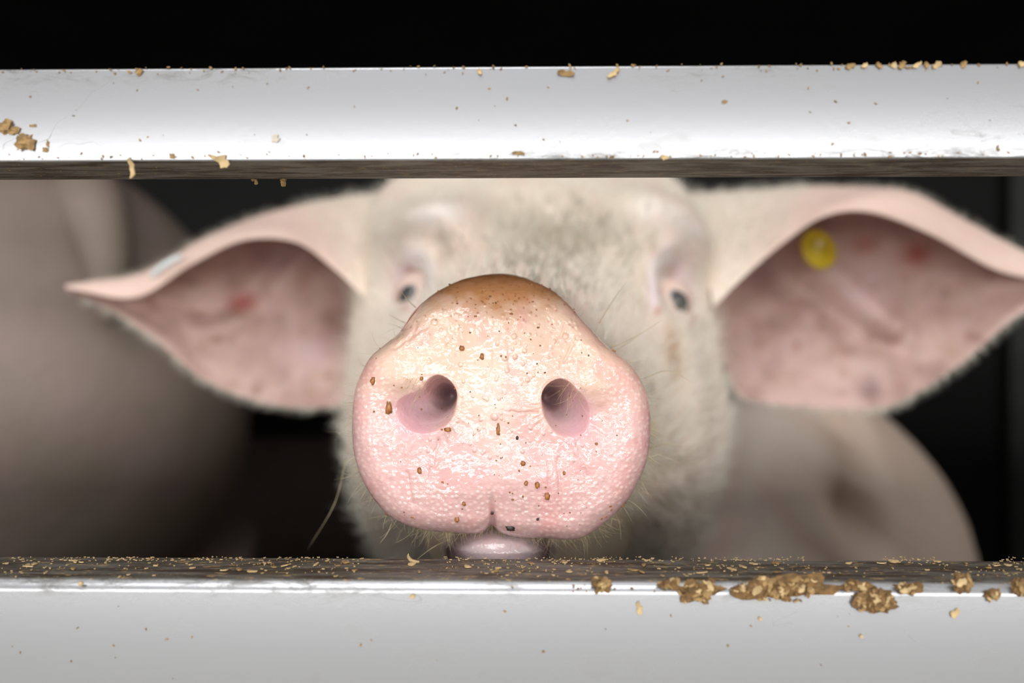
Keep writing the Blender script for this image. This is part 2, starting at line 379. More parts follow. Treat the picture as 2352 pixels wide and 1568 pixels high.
dwet = np.clip(.85+.25*(fbm(PX/50, PY/50, 9)-.5), 0, 1)*(1-.35*NOST)

# --- muzzle, head, neck, trunk sections (cm about the lens axis): Y cx wl wr cz hu hd n taper
SEC = np.array([
 (27.2, -.22, 3.45, 3.5, -1.75, 3.25, 2.7, 2.2, .12),
 (29.5, -.05, 3.7, 3.75, -1.7, 3.6, 3.3, 2.2, .12),
 (33.0, .35, 4.5, 4.5, -1.7, 4.4, 4.8, 2.2, .14),
 (37.0, .85, 5.9, 5.7, -1.8, 5.6, 7.0, 2.25, .16),
 (41.0, 1.2, 7.7, 7.4, -2.0, 7.4, 9.5, 2.35, .14),
 (45.0, 1.25, 9.2, 9.0, -2.2, 10.2, 11.8, 2.5, .06),
 (48.5, 1.3, 9.8, 9.4, -2.3, 12.0, 13.2, 2.5, .02),
 (52.0, 2.2, 9.4, 9.2, -2.8, 12.2, 14.0, 2.3, 0),
 (56.0, 4.6, 9.4, 10.0, -5.0, 12.0, 15.0, 2.2, 0),
 (62.0, 10., 12.5, 15.5, -13., 16.0, 17.0, 2.0, 0),
 (70.0, 16.0, 17.0, 20.5, -21., 19.5, 20.0, 2.0, 0),
 (82.0, 18.0, 19.0, 19.5, -20., 20.0, 21.0, 2.1, 0),
 (110., 25.0, 19.5, 19.5, -20., 21.0, 22.0, 2.1, 0),
 (140., 33.0, 19.0, 19.0, -19., 20.5, 20.5, 2.1, 0),
 (158., 38.0, 15.5, 15.5, -17., 17.5, 17.0, 2.1, 0),
 (167., 40.0, 8.5, 8.5, -16., 10.5, 10.0, 2., 0),
 (169.5, 40.6, .6, .6, -15.5, .6, .6, 2., 0)])
def section(Y, ang=TH):
    v = [float(pchip(SEC[:, 0], SEC[:, i], Y)) for i in range(1, 9)]
    cx, wl, wr, cz, hu, hd, n, tp = v; c, s = np.cos(ang), np.sin(ang); n = np.where(s > 0, n+2.2*math.exp(-((Y-48)/5.)**2), n)
    a = np.where(c > 0, wr, wl); b = np.where(s > 0, hu, hd)
    r = (np.abs(c/a)**n+np.abs(s/b)**n)**(-1/n); x = r*c; z = r*s
    x = x*(1-tp*z/np.where(z > 0, hu, hd))
    return np.stack([(cx+x)/100, np.full(len(ang), Y/100), CZ+(cz+z)/100], -1)
rim = disc[-1]; tgt = section(29.5); rings = []
for k in range(1, 26):
    s = k/25; e = sm(0, 1, s); yb = rim[:, 1]*(1-s)+.295*s
    r = rim*(1-e)+tgt*e; cen = tgt.mean(0)
    neck = 1-.045*math.sin(math.pi*s)                # groove behind the disc
    r = cen+(r-cen)*neck; r[:, 1] = yb; rings.append(r)
Ys = np.r_[np.arange(29.7, 57, .2), np.arange(57.5, 165, 1.5), np.linspace(165.3, 169.5, 8)]
rings += [section(Y) for Y in Ys]
body = np.stack(rings); nb = len(body)
V1 = np.vstack([disc.reshape(-1, 3), body.reshape(-1, 3)]); nR = len(TT)+nb
F1 = grid_faces(nR, MA)
# close both poles with tiny fans is unnecessary: first ring shrinks to a point
V1[:MA] = V1[:MA].mean(0)
c1 = np.zeros((len(V1), 3)); nd = disc.shape[0]*MA
hb = V1[nd:]
def pxof(V): return 1176+V[:, 0]/V[:, 1]*F, 784-(V[:, 2]-CZ)/V[:, 1]*F
Xc = pchip(SEC[:, 0]/100, SEC[:, 1]/100, np.clip(hb[:, 1], .272, 1.69))
# brushes on the head: centre, direction, sigma(m), amplitude(m)
def brush(V, c, d, s, a):
    s = np.asarray(s)*np.ones(3); g = np.exp(-.5*(((V-c)/s)**2).sum(1)); V += g[:, None]*np.asarray(d)*a
EYL, EYR = P(962, 678, .405), P(1535, 692, .405)
for E, sd in ((EYL, -1), (EYR, 1)):
    brush(hb, E+np.array([0, .002, 0]), (-.35*sd, .8, 0), (.016, .05, .014), .007)          # socket
    brush(hb, E+np.array([-.006*sd, .004, .026]), (.1*sd, -.7, .5), (.022, .05, .009), .006)   # brow ridge
    brush(hb, E+np.array([-.003*sd, 0, -.02]), (0, -1, 0), (.016, .04, .007), .003)
    brush(hb, E+np.array([.012*sd, .02, -.06]), (.7*sd, -.5, 0), (.03, .05, .03), .006)         # cheek
brush(hb, np.array([.012, .40, CZ+.035]), (0, 1, -.3), (.018, .06, .03), .006)             # dished brow centre
def face_at(px, py):
    qx, qy = pxof(hb); d = np.hypot(qx-px, qy-py)+np.where((hb[:, 1] > .5), 1e4, 0)+hb[:, 1]*40; return hb[np.argmin(d)].copy()
for arc, sg, am in ((((925,525),(985,503),(1045,482)), (.013, .03, .008), .006), (((1465,472),(1530,490),(1590,520),(1620,565)), (.013, .03, .009), .006),
                    (((1503,692),(1496,645),(1508,602),(1542,582)), (.0042, .02, .0055), .0042), (((1530,655),(1540,622)), (.004, .02, .006), -.004),
                    (((990,650),(985,612),(962,592),(935,600)), (.0042, .02, .0055), .0040), (((960,645),(952,622)), (.004, .02, .006), -.004),
                    (((1520,745),(1560,752),(1595,735)), (.006, .02, .004), .003), (((925,720),(965,735)), (.006, .02, .004), .003),
                    (((1560,800),(1600,900),(1610,1000)), (.010, .03, .02), .004), (((1500,1100),(1530,1180),(1540,1270)), (.008, .03, .02), .004)):
    for q in arc: brush(hb, face_at(*q), (0, -1, .2), sg, am*1.5)
fl = np.stack([hb[:, 0]*60, hb[:, 2]*60], 1)
hb[:, 1] += (.004*(fbm(fl[:, 0]*.7, fl[:, 1]*.7, 51)-.5)*sm(.29, .33, hb[:, 1]))
# neck folds to the right of the head
for (px, wd, am) in ((1895, .007, .035), (1770, .010, .012)):
    ex = P(px, 1150, .66); g = np.exp(-((hb[:, 0]+.25*(hb[:, 2]-ex[2])-ex[0])/wd)**2)*sm(.56, .6, hb[:, 1])*sm(.8, .7, hb[:, 1]); hb[:, 1] += am*g
V1[nd:] = hb
hpx, hpy = pxof(hb)
n_a = fbm(hb[:, 0]*55+9, hb[:, 2]*55, 61); n_b = fbm(hb[:, 0]*160, hb[:, 2]*160+3, 62)
hc = np.zeros((len(hb), 3))+np.array(lin(246, 232, 216))
hc = mixc(hc, lin(238, 204, 190), np.clip((n_a-.45)*2.2, 0, 1)*.7)
hc = mixc(hc, lin(174, 168, 142), np.exp(-((hpx-1290)/170)**2-((hpy-575)/120)**2)*sm(.3, .6, n_b+.15)*.8*sm(.36, .4, hb[:, 1]))
hc = mixc(hc, lin(120, 112, 98), np.exp(-((hpx-1265)/60)**2-((hpy-630)/45)**2)*sm(.35, .65, n_b)*.75)
hc = mixc(hc, lin(160, 120, 74), np.exp(-((hpx-1547-.12*(hpy-800))/22)**2-((hpy-810)/75)**2)*.75)   # tear stain
hc = mixc(hc, lin(164, 150, 120), np.exp(-((hpx-1560)/70)**2-((hpy-1130)/160)**2)*sm(.35, .6, n_b)*.5)
hc = mixc(hc, lin(150, 138, 112), sm(1190, 1260, hpy)*sm(.31, .27, hb[:, 1])*.35)
for E, sd in ((946, -1), (1551, 1)):
    hc = mixc(hc, lin(228, 204, 206), np.exp(-((hpx-E+sd*-12)/42)**2-((hpy-640)/70)**2)*.75)
for (bx, by) in ((985,503),(1030,485),(1500,478),(1560,500),(1600,540)):
    hc = mixc(hc, lin(252, 246, 240), np.exp(-((hpx-bx)/45)**2-((hpy-by)/26)**2)*.6)
for (bx, by) in ((1500,690),(1495,645),(1503,605),(1530,582),(1496,668),(992,645),(985,615),(966,595),(942,592)):
    hc = mixc(hc, lin(232, 220, 224), np.exp(-((hpx-bx)/15)**2-((hpy-by)/22)**2)*.85)
for (bx, by) in ((1522,665),(1527,640),(1538,622),(1512,715),(1595,735),(962,650),(955,632),(940,622),(930,705)):
    hc = mixc(hc, lin(196, 138, 126), np.exp(-((hpx-bx)/11)**2-((hpy-by)/13)**2)*.75)
for (bx, by) in ((1478,640),(1480,690),(1500,570),(1012,600),(1005,650),(1040,575)):
    hc = mixc(hc, lin(176, 148, 128), np.exp(-((hpx-bx)/14)**2-((hpy-by)/26)**2)*.5)
for (bx, by, r) in ((1385,510,14),(1578,540,14),(1180,605,30),(1230,600,26),(1300,650,40),(1020,545,26),(1035,580,20),(1330,460,14),(1500,890,20),(1470,1040,24)):
    hc = mixc(hc, lin(126, 120, 104), np.exp(-((hpx-bx)/r)**2-((hpy-by)/r)**2)*sm(.3, .55, n_b)*.6)
bodymask = sm(.56, .64, hb[:, 1]); hc = mixc(hc, lin(206, 186, 168), bodymask)
hwet = .75*sm(.268, .252, hb[:, 1]); hc = mixc(hc, np.array(pink), .8*sm(.272, .256, hb[:, 1]))
hc = mixc(hc, lin(46, 26, 26), sm(70, 30, np.abs(hpx-1150))*sm(1206, 1222, hpy)*sm(.275, .262, hb[:, 1])*.95)  # darkness of the mouth gap painted onto the underside of the muzzle
hc = mixc(hc, lin(112, 92, 66), bodymask*np.exp(-((hpx-1908+.06*(hpy-1150))/20)**2)*sm(960, 1040, hpy)*.7)  # painted crease shade with a brown stain tone along the neck fold
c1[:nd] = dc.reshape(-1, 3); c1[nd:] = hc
w1 = np.r_[dwet.ravel(), hwet]
# dorsal stain runs over the rim
g = sm(700, 640, hpy)*sm(.275, .262, hb[:, 1]); c1[nd:] = mixc(c1[nd:], lin(150, 95, 52), g)

# --- lower jaw
JS = np.array([(25.25, -.35, .12, -6.0, .10, .12), (25.45, -.35, .9, -5.98, .42, .5), (26.0, -.35, 1.42, -6.0, .62, 1.3), (26.6, -.35, 1.6, -6.05, .75, 1.6), (27.6, -.3, 1.9, -6.1, .85, 2.0), (30., -.1, 2.7, -6.3, 1.4, 2.6),
               (34., .3, 3.7, -6.6, 2.0, 3.2), (39., .9, 4.6, -7.0, 2.4, 4.0), (43., 1.1, 4.0, -7.2, 1.5, 3.5)])
ja = np.arange(96)*2*math.pi/96; jr = []
for Y in np.r_[np.linspace(25.25, 27.6, 28), np.linspace(27.8, 43, 40)]:
    cx, wd, cz, hu, hd = [float(pchip(JS[:, 0], JS[:, i], Y)) for i in range(1, 6)]
    c, s = np.cos(ja), np.sin(ja); b = np.where(s > 0, hu, hd)
    jr.append(np.stack([(cx+wd*c)/100, np.full(96, Y/100), CZ+(cz+b*s)/100], -1))
V2 = np.vstack([np.repeat(jr[0].mean(0)[None], 96, 0)]+jr); F2 = grid_faces(len(jr)+1, 96)
jpx, jpy = pxof(V2)
c2 = np.zeros((len(V2), 3))+np.array(lin(206, 184, 186)); c2 = mixc(c2, lin(206, 190, 164), sm(.262, .275, V2[:, 1])); w2 = sm(.272, .262, V2[:, 1])*.9
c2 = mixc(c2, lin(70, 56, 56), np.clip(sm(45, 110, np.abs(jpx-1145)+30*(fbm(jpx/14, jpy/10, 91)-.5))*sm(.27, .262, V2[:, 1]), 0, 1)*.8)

# --- ears: curled leaves
def ear(T, I, L, dT, dI, dL, back, nu=90, nv=70, thick=.0028, ridge=(), flip=1):
    u = np.linspace(0, 1, nu)
    def crv(pts, dep):
        c = catmull(pts, nu); d = np.interp(u, np.linspace(0, 1, len(dep)), dep); return np.stack([P(a, b, e) for (a, b), e in zip(c, d)])
    cT, cI, cL = crv(T, dT), crv(I, dI), crv(L, dL); S = np.zeros((nu, nv, 3))
    for i in range(nu):
        t, a, b = cT[i], cI[i], cL[i]; fade = min(1, (1-u[i])*3.2+.04); bk = back*fade
        mid = .5*(t+a)+np.array([0, -.0035*fade, .003*fade])
        b1 = t*.80+b*.20+np.array([0, bk*.9, 0]); b2 = t*.45+b*.55+np.array([0, bk, 0]); b3 = t*.15+b*.85+np.array([0, bk*.55, 0])
        S[i] = catmull(np.array([a, mid, t, b1, b2, b3, b]), nv)
    vv = np.linspace(0, 1, nv)
    for (u0, v0, u1, v1, wd, am) in ridge:
        U, W = np.meshgrid(u, vv, indexing='ij'); ax, ay = u1-u0, v1-v0
        s = np.clip(((U-u0)*ax+(W-v0)*ay)/(ax*ax+ay*ay), 0, 1); d = np.hypot(U-u0-s*ax, (W-v0-s*ay))
        S[..., 1] -= am*np.exp(-(d/wd)**2)
    # thickness
    du = np.gradient(S, axis=0); dv = np.gradient(S, axis=1); N = np.cross(du, dv); N /= np.linalg.norm(N, axis=2)[..., None]+1e-12
    edge = np.minimum(1, np.minimum(vv, 1-vv)*14+.25)[None, :]*np.minimum(1, (1-u)*12+.25)[:, None]
    A = S+N*(thick*.5*edge)[..., None]; B = S-N*(thick*.5*edge)[..., None]
    ring = np.concatenate([A, B[:, ::-1]], 1)       # closed strip round the leaf
    V = ring.reshape(-1, 3); Fq = grid_faces(nu, 2*nv)
    U2 = np.repeat(u, 2*nv); W2 = np.tile(np.r_[vv, vv[::-1]], nu)
    return V, Fq, U2, W2, S
LT = [(960,440),(800,456),(680,480),(570,515),(460,565),(395,604),(300,640),(150,655)]
LI = [(910,745),(838,684),(765,615),(680,556),(560,552),(440,608),(310,684),(152,662)]
LL = [(880,890),(800,926),(700,936),(590,920),(470,872),(350,775),(255,712),(152,668)]
RT = [(1570,450),(1760,440),(1880,436),(2000,444),(2100,458),(2217,519),(2352,584),(2470,640)]
RI = [(1640,705),(1703,640),(1795,561),(1891,497),(2000,488),(2140,540),(2300,625),(2468,652)]
RL = [(1668,860),(1712,915),(1870,936),(2010,940),(2100,905),(2215,828),(2340,722),(2470,656)]
eL = ear(LT, LI, LL, [.505,.475,.465,.455], [.437,.443,.445,.45], [.475,.468,.46,.455], .022, ridge=((.28,.52,.62,.74,.04,.007),(.12,.80,.55,.86,.06,.004),(.45,.6,.8,.68,.05,-.003)))
eR = ear(RT, RI, RL, [.505,.475,.46,.44], [.437,.443,.44,.438], [.475,.468,.455,.44], .024, ridge=((.30,.55,.55,.72,.04,.008),(.45,.48,.9,.62,.05,.004),(.2,.56,.6,.80,.03,-.005)))
def ear_col(V, U, W, spots, sd):
    rr = np.random.default_rng(3+sd); cx = 560 if sd < 0 else 1980
    spots = tuple(spots)+tuple((cx+rr.uniform(-250, 300), rr.uniform(640, 910), rr.uniform(6, 16), rr.uniform(6, 14), (140, 108, 92), rr.uniform(.25, .6)) for _ in range(26))
    px, py = pxof(V); na = fbm(V[:, 0]*80, V[:, 2]*80, 71); nb2 = fbm(V[:, 0]*210, V[:, 2]*210, 72)
    c = np.zeros((len(V), 3))+np.array(lin(200, 172, 164)); c = mixc(c, lin(162, 132, 124), np.clip((na-.42)*2.4, 0, 1)); c = mixc(c, lin(176, 150, 128), np.clip((nb2-.55)*2.5, 0, 1)*.8)
    nearb = sm(.34, .06, U+.12*(na-.5)); outer = sm(.40, .28, W); c = mixc(c, lin(240, 212, 198), outer*.9)
    c = mixc(c, lin(120, 92, 84), sm(.36, .42, W)*sm(.58, .45, W)*.45)
    c = mixc(c, lin(240, 230, 214), nearb*outer*.85)
    for (x, y, rx, ry, colr, a) in spots: c = mixc(c, lin(*colr), np.exp(-((px-x)/rx)**2-((py-y)/ry)**2)*a*sm(.3, .4, W))
    return c
cL_ = ear_col(eL[0], eL[2], eL[3], ((560,695,30,20,(176,76,70),.8),(800,730,60,60,(110,70,60),.6),(640,600,120,40,(110,76,70),.5),(720,810,70,40,(222,196,200),.5)), -1)
cR_ = ear_col(eR[0], eR[2], eR[3], ((2105,585,34,30,(150,60,46),.9),(1985,560,30,22,(150,84,70),.7),(2000,895,26,34,(112,96,100),.75),(1890,725,12,12,(130,88,76),.6),(1830,795,12,12,(150,88,76),.7),
    (1940,805,26,12,(130,96,80),.6),(1745,790,14,14,(150,118,100),.6),(2160,860,20,26,(130,112,106),.6),(1750,650,60,50,(110,72,66),.55),(1980,680,60,50,(226,200,200),.5)), 1)
# --- eyelids: almond opening in a shell around the eyeball
def eyelid(E, R, ax, ay, rotz, tilt, nu=48, nv=12):
    a = np.arange(nu)*2*math.pi/nu; V = []
    for k in range(nv):
        f = k/(nv-1); ox = (ax*np.cos(a))*(1-f)+1.5*np.cos(a)*f; oy = (ay*np.sin(a)*(1-.3*np.cos(a)**2))*(1-f)+1.45*np.sin(a)*f
        rr = np.hypot(ox, oy); lift = R*(1.06+.08*math.sin(math.pi*f)-.22*f*f)
        V.append(np.stack([lift*np.sin(rr)*ox/rr, -lift*np.cos(rr), lift*np.sin(rr)*oy/rr], -1))
    V = np.vstack(V); Rm = np.array(Matrix.Rotation(rotz, 3, 'Z') @ Matrix.Rotation(tilt, 3, 'Y'))
    return V @ Rm.T+E, grid_faces(nv, nu)
RE = .0115
def eye_centre(E): return E+np.array([0, .0085, 0])
lidL = eyelid(eye_centre(EYL), RE, .52, .32, -.45, -.85); lidR = eyelid(eye_centre(EYR), RE, .56, .32, .45, .8)
lid_c = lambda V: np.zeros((len(V), 3))+np.array(lin(214, 190, 178))
# --- legs
def leg(x, y, front, zt):
    pts = [(x, y, zt), (x, y+(.02 if front else -.05), zt*.62), (x, y+(.0 if front else .05), zt*.34), (x, y+(.01 if front else .02), .10), (x, y-.01, .035), (x, y-.02, .004)]
    return tube(pts, [.085 if not front else .07, .06, .036, .030, .036, .042], 20, 24)
legs = [leg(.08, .80, True, .40), leg(.30, .76, True, .40), leg(.26, 1.50, False, .42), leg(.47, 1.46, False, .42)]
tail1 = tube([(.40, 1.66, .56), (.41, 1.72, .55), (.43, 1.735, .50), (.42, 1.70, .46), (.40, 1.73, .44)], [.018, .014, .011, .009, .004], 12, 30)
parts = [(V1, F1), (V2, F2), eL[:2], eR[:2], lidL, lidR]+legs+[tail1]
cols = [c1, c2, cL_, cR_, lid_c(lidL[0]), lid_c(lidR[0])]+[np.zeros((len(l[0]), 3))+np.array(lin(206, 180, 164)) for l in legs+[tail1]]
wets = [w1, w2]+[np.zeros(len(p[0])) for p in parts[2:]]
V, Fq = join(parts)
root = link(bpy.data.objects.new('pig', None)); root.location = (.2, .9, 0); RL_ = np.array((.2, .9, 0))
root.empty_display_size = .1
tag(root, 'pig pushing its wet pink snout out between the two white rails', 'pig')
mesh_np('body', V-RL_, Fq, M_skin, root, True, {'Col': np.vstack(cols), 'wet': np.concatenate(wets)})

# --- eyes
def eyeball(E, look):
    n1, n2 = 24, 32; a = np.linspace(0, math.pi, n1); b = np.arange(n2)*2*math.pi/n2
    look = np.array(look)/np.linalg.norm(look); s = np.cross(look, (0, 0, 1)); s /= np.linalg.norm(s); t = np.cross(s, look)
    Vv = np.concatenate([[look*math.cos(x)+(s*math.cos(y)+t*math.sin(y))*math.sin(x) for y in b] for x in a])
    ang = np.repeat(a, n2); c = np.zeros((len(Vv), 3))+np.array(lin(206, 206, 212))
    c = mixc(c, lin(34, 36, 46), sm(.74, .66, ang)); c = mixc(c, lin(10, 11, 16), sm(.36, .30, ang))
    return mesh_np('eye', Vv*RE, grid_faces(n1, n2), M_eye, root, True, {'Col': c}), E
for E, lk in ((EYL, (-.65, -.9, -.2)), (EYR, (.65, -.9, -.15))):
    o, e = eyeball(E, lk); o.location = tuple(eye_centre(E)-RL_)

# --- ear tags
def lathe(prof, M=28):
    a = np.arange(M)*2*math.pi/M; V = np.vstack([np.stack([r*np.cos(a), np.full(M, y), r*np.sin(a)], -1) for r, y in prof]); return V, grid_faces(len(prof), M)
p = P(1880, 573, .464)-RL_
Vt, Ft = lathe([(.0001, -.0010), (.0040, -.0010), (.0046, -.0006), (.0075, -.0006), (.0090, -.0012), (.0104, -.0010), (.0108, 0), (.0102, .0012), (.0001, .0014)])
t1 = mesh_np('ear_tag', Vt, Ft, M_yellow, root); t1.location = tuple(p); t1.rotation_euler = (-.25, 0, .35); t1['label'] = 'round yellow plastic ear tag'
Vt, Ft = lathe([(.0001, -.0042), (.0018, -.0040), (.0026, -.0028), (.0028, -.0008), (.0028, .0005), (.0001, .0005)])
s1 = mesh_np('stud', Vt, Ft, M_brass, t1); s1.location = (-.001, 0, .0022); s1['label'] = 'pale tag stud'
a, b = P(350, 632, .438), P(414, 590, .438); d = (b-a)
Vt, Ft = tube([a-d*.02, a, .5*(a+b)+np.array([0, -.001, .0006]), b, b+d*.02], [.0009, .0016, .0018, .0016, .0009], 10, 14)
c1_ = mesh_np('ear_clip', Vt, Ft, M_white, root, loc=a); c1_.location = tuple(a-RL_); c1_['label'] = 'white clip across the ear edge'

# --- hair
def hair_obj(name, V, Fq, mat, stuff=True):
    o = mesh_np(name, V-RL_, Fq, mat, root)
    if stuff: o['kind'] = 'stuff'
    return o
Nall = vnormals(V, Fq)
off_e = len(V1)+len(V2)
def sample(mask_faces, n):
    f = Fq[mask_faces]; ar = .5*np.linalg.norm(np.cross(V[f[:, 2]]-V[f[:, 0]], V[f[:, 3]]-V[f[:, 1]]), axis=1)
    k = RNG.choice(len(f), n, p=ar/ar.sum()); a, b = RNG.random((2, n, 1))
    q = f[k]; p = (V[q[:, 0]]*(1-a)+V[q[:, 1]]*a)*(1-b)+(V[q[:, 3]]*(1-a)+V[q[:, 2]]*a)*b
    return p, Nall[q[:, 0]]
fc = V[Fq].mean(1); fpx, fpy = pxof(fc)
# orient the normals of the loft outwards
ctr = np.array([.01, .40, CZ-.02]); 
i_head = np.zeros(len(Fq), bool); i_head[:len(F1)] = True
mk = i_head & (fc[:, 1] > .285) & (fc[:, 1] < .60) & (fpx > 700) & (fpx < 1760) & (fpy > 330) & (fpy < 1330)
for sgn, E in ((-1, EYL), (1, EYR)): mk &= (np.linalg.norm(fc-E, axis=1) > .0105)
pts, nrm = sample(mk, 17000); sg = np.sign(((pts-ctr)*nrm).sum(1)); nrm = nrm*sg[:, None]
me_ = np.zeros(len(Fq), bool); o_ = len(F1)+len(F2)
for e in (eL, eR): me_[o_:o_+len(e[1])] = (e[2][e[1][:, 0]] < .26) & (e[3][e[1][:, 0]] < .42); o_ += len(e[1])
ep, en = sample(me_, 3200); keep = np.abs(ep[:, 0]-.012) > .0
en *= np.where(en[:, 1] > 0, -1, 1)[:, None]
pts = np.vstack([pts, ep]); nrm = np.vstack([nrm, en])
flow = np.stack([(pts[:, 0]-.012)*4, np.full(len(pts), .55), .35+(pts[:, 2]-CZ)*5], -1)
flow += .9*np.stack([vnoise(pts[:, 0]*170, pts[:, 2]*120, q)-.5 for q in (81, 82, 83)], -1)
flow -= (flow*nrm).sum(1)[:, None]*nrm; flow /= np.linalg.norm(flow, axis=1)[:, None]+1e-9
Vh, Fh = hair_mesh(pts, flow*.9+nrm*.38+RNG.normal(size=pts.shape)*.16, RNG.uniform(.007, .016, len(pts))*np.r_[np.ones(17000), np.full(3200, .6)], .00011, curl=.2, seg=3)
hair_obj('fur', Vh, Fh, M_fur)
hx, hy = pxof(pts); pm = np.exp(-((hx-1280)/150)**2-((hy-600)/90)**2)+.8*np.exp(-((hx-1520)/90)**2-((hy-1200)/120)**2)+.8*np.exp(-((hx-900)/80)**2-((hy-1230)/70)**2)
sel = RNG.random(len(pts)) < pm*.55
Vh, Fh = hair_mesh((pts+nrm*.0004)[sel], (flow*.9+nrm*.42+RNG.normal(size=pts.shape)*.2)[sel], RNG.uniform(.006, .013, sel.sum()), .00013, curl=.25, seg=3)
o = hair_obj('dirty_fur', Vh, Fh, M_dirtyfur); o['label'] = 'greenish grey dirty fur between the eyes'
# ear fringes
rp, rd = [], []
for e, sd in ((eL, -1), (eR, 1)):
    S = e[4]
    for (j, d0, n) in ((-1, (0, -.5, -.7), 900), (20, (0, -.4, .8), 900)):
        ii = RNG.uniform(1, S.shape[0]-6, n); k = ii.astype(int); fr = (ii-k)[:, None]; rp.append(S[k, j]*(1-fr)+S[k+1, j]*fr)
        rd.append(np.array(d0)+np.array([sd*.5, 0, 0])+RNG.normal(size=(n, 3))*.3)
rp = np.vstack(rp); rd = np.vstack(rd)
Vh, Fh = hair_mesh(rp, rd, RNG.uniform(.002, .006, len(rp)), .00007, curl=.2, seg=3); hair_obj('ear_fringe', Vh, Fh, M_fur)
# bristles round the snout rim and on the lips
n = 1300; ang = np.concatenate([RNG.normal(math.radians(270), math.radians(52), n)]); k = (ang/(2*math.pi)*MA).astype(int) % MA
row = RNG.integers(0, 9, n); pr = np.stack([body[r, kk] for r, kk in zip(row, k)])
out = np.stack([np.cos(ang), np.full(n, .1), np.sin(ang)], -1)
Vh, Fh = hair_mesh(pr, out*.8+np.array([0, -.1, 0])+RNG.normal(size=(n, 3))*.45+np.array([0, 0, -.15]), RNG.uniform(.002, .008, n), .00007, curl=.55, seg=5)
hair_obj('rim_bristles', Vh, Fh, M_whisk)
n = 4200; ang = RNG.uniform(math.radians(200), math.radians(348), n); k = (ang/(2*math.pi)*MA).astype(int) % MA
row = np.where(np.abs(ang-math.radians(270)) < .3, RNG.integers(30, 60, n), RNG.integers(8, 60, n)); pr = np.stack([body[r, kk] for r, kk in zip(row, k)])
Vh, Fh = hair_mesh(pr, np.stack([np.cos(ang)*.6, np.full(n, -.25), np.sin(ang)], -1)+RNG.normal(size=(n, 3))*.35, RNG.uniform(.005, .012, n), .00007, curl=.4, seg=5)
hair_obj('chin_bristles', Vh, Fh, M_whisk)
sel = RNG.random(n) < .3
Vh, Fh = hair_mesh(pr[sel], np.stack([np.cos(ang)*.7, np.full(n, -.3), np.sin(ang)], -1)[sel]+RNG.normal(size=(sel.sum(), 3))*.35, RNG.uniform(.006, .016, sel.sum()), .00006, curl=.4, seg=5)
hair_obj('pale_bristles', Vh, Fh, M_fur)
# fine hairs in the nostrils
n = 46; rp = []; rd = []
for i in range(n):
    if i % 2: q = (random.uniform(935, 985), random.uniform(868, 905)); d = (random.uniform(-.9, .3), -1, -.9)
    else: q = (random.uniform(1300, 1350), random.uniform(872, 915)); d = (random.uniform(-.9, .3), -1, -.7)
    j = np.argmin((PX-q[0])**2+(PY-q[1])**2); rp.append(disc.reshape(-1, 3)[j]); rd.append(d)
Vh, Fh = hair_mesh(np.array(rp), np.array(rd)+RNG.normal(size=(n, 3))*.35, RNG.uniform(.004, .010, n), .00005, curl=.4, seg=6); hair_obj('nostril_hairs', Vh, Fh, M_whisk)
# single long whiskers
for (x0, y0, Y0, x1, y1, Y1, bx, by) in ((1376,742,.272,1438,648,.262,0,-4),(958,748,.272,893,722,.262,0,4),(955,706,.272,918,664,.262,0,4),(1480,868,.272,1590,878,.262,0,-22),(1400,800,.275,1520,735,.268,0,5),
    (1390,815,.275,1478,762,.27,0,4),(795,1050,.29,706,1262,.29,18,0),(1490,1030,.272,1576,1028,.262,0,-10),(900,1200,.262,872,1248,.258,4,0),(1040,1235,.262,950,1290,.25,0,-6)):
    a, b = P(x0, y0, Y0), P(x1, y1, Y1); m = P((x0+x1)/2+bx, (y0+y1)/2+by, (Y0+Y1)/2)
    Vw, Fw = tube([a, m, b], [.00013, .0001, .00003], 6, 14); o = mesh_np('whisker', Vw-RL_, Fw, M_whisk, root)
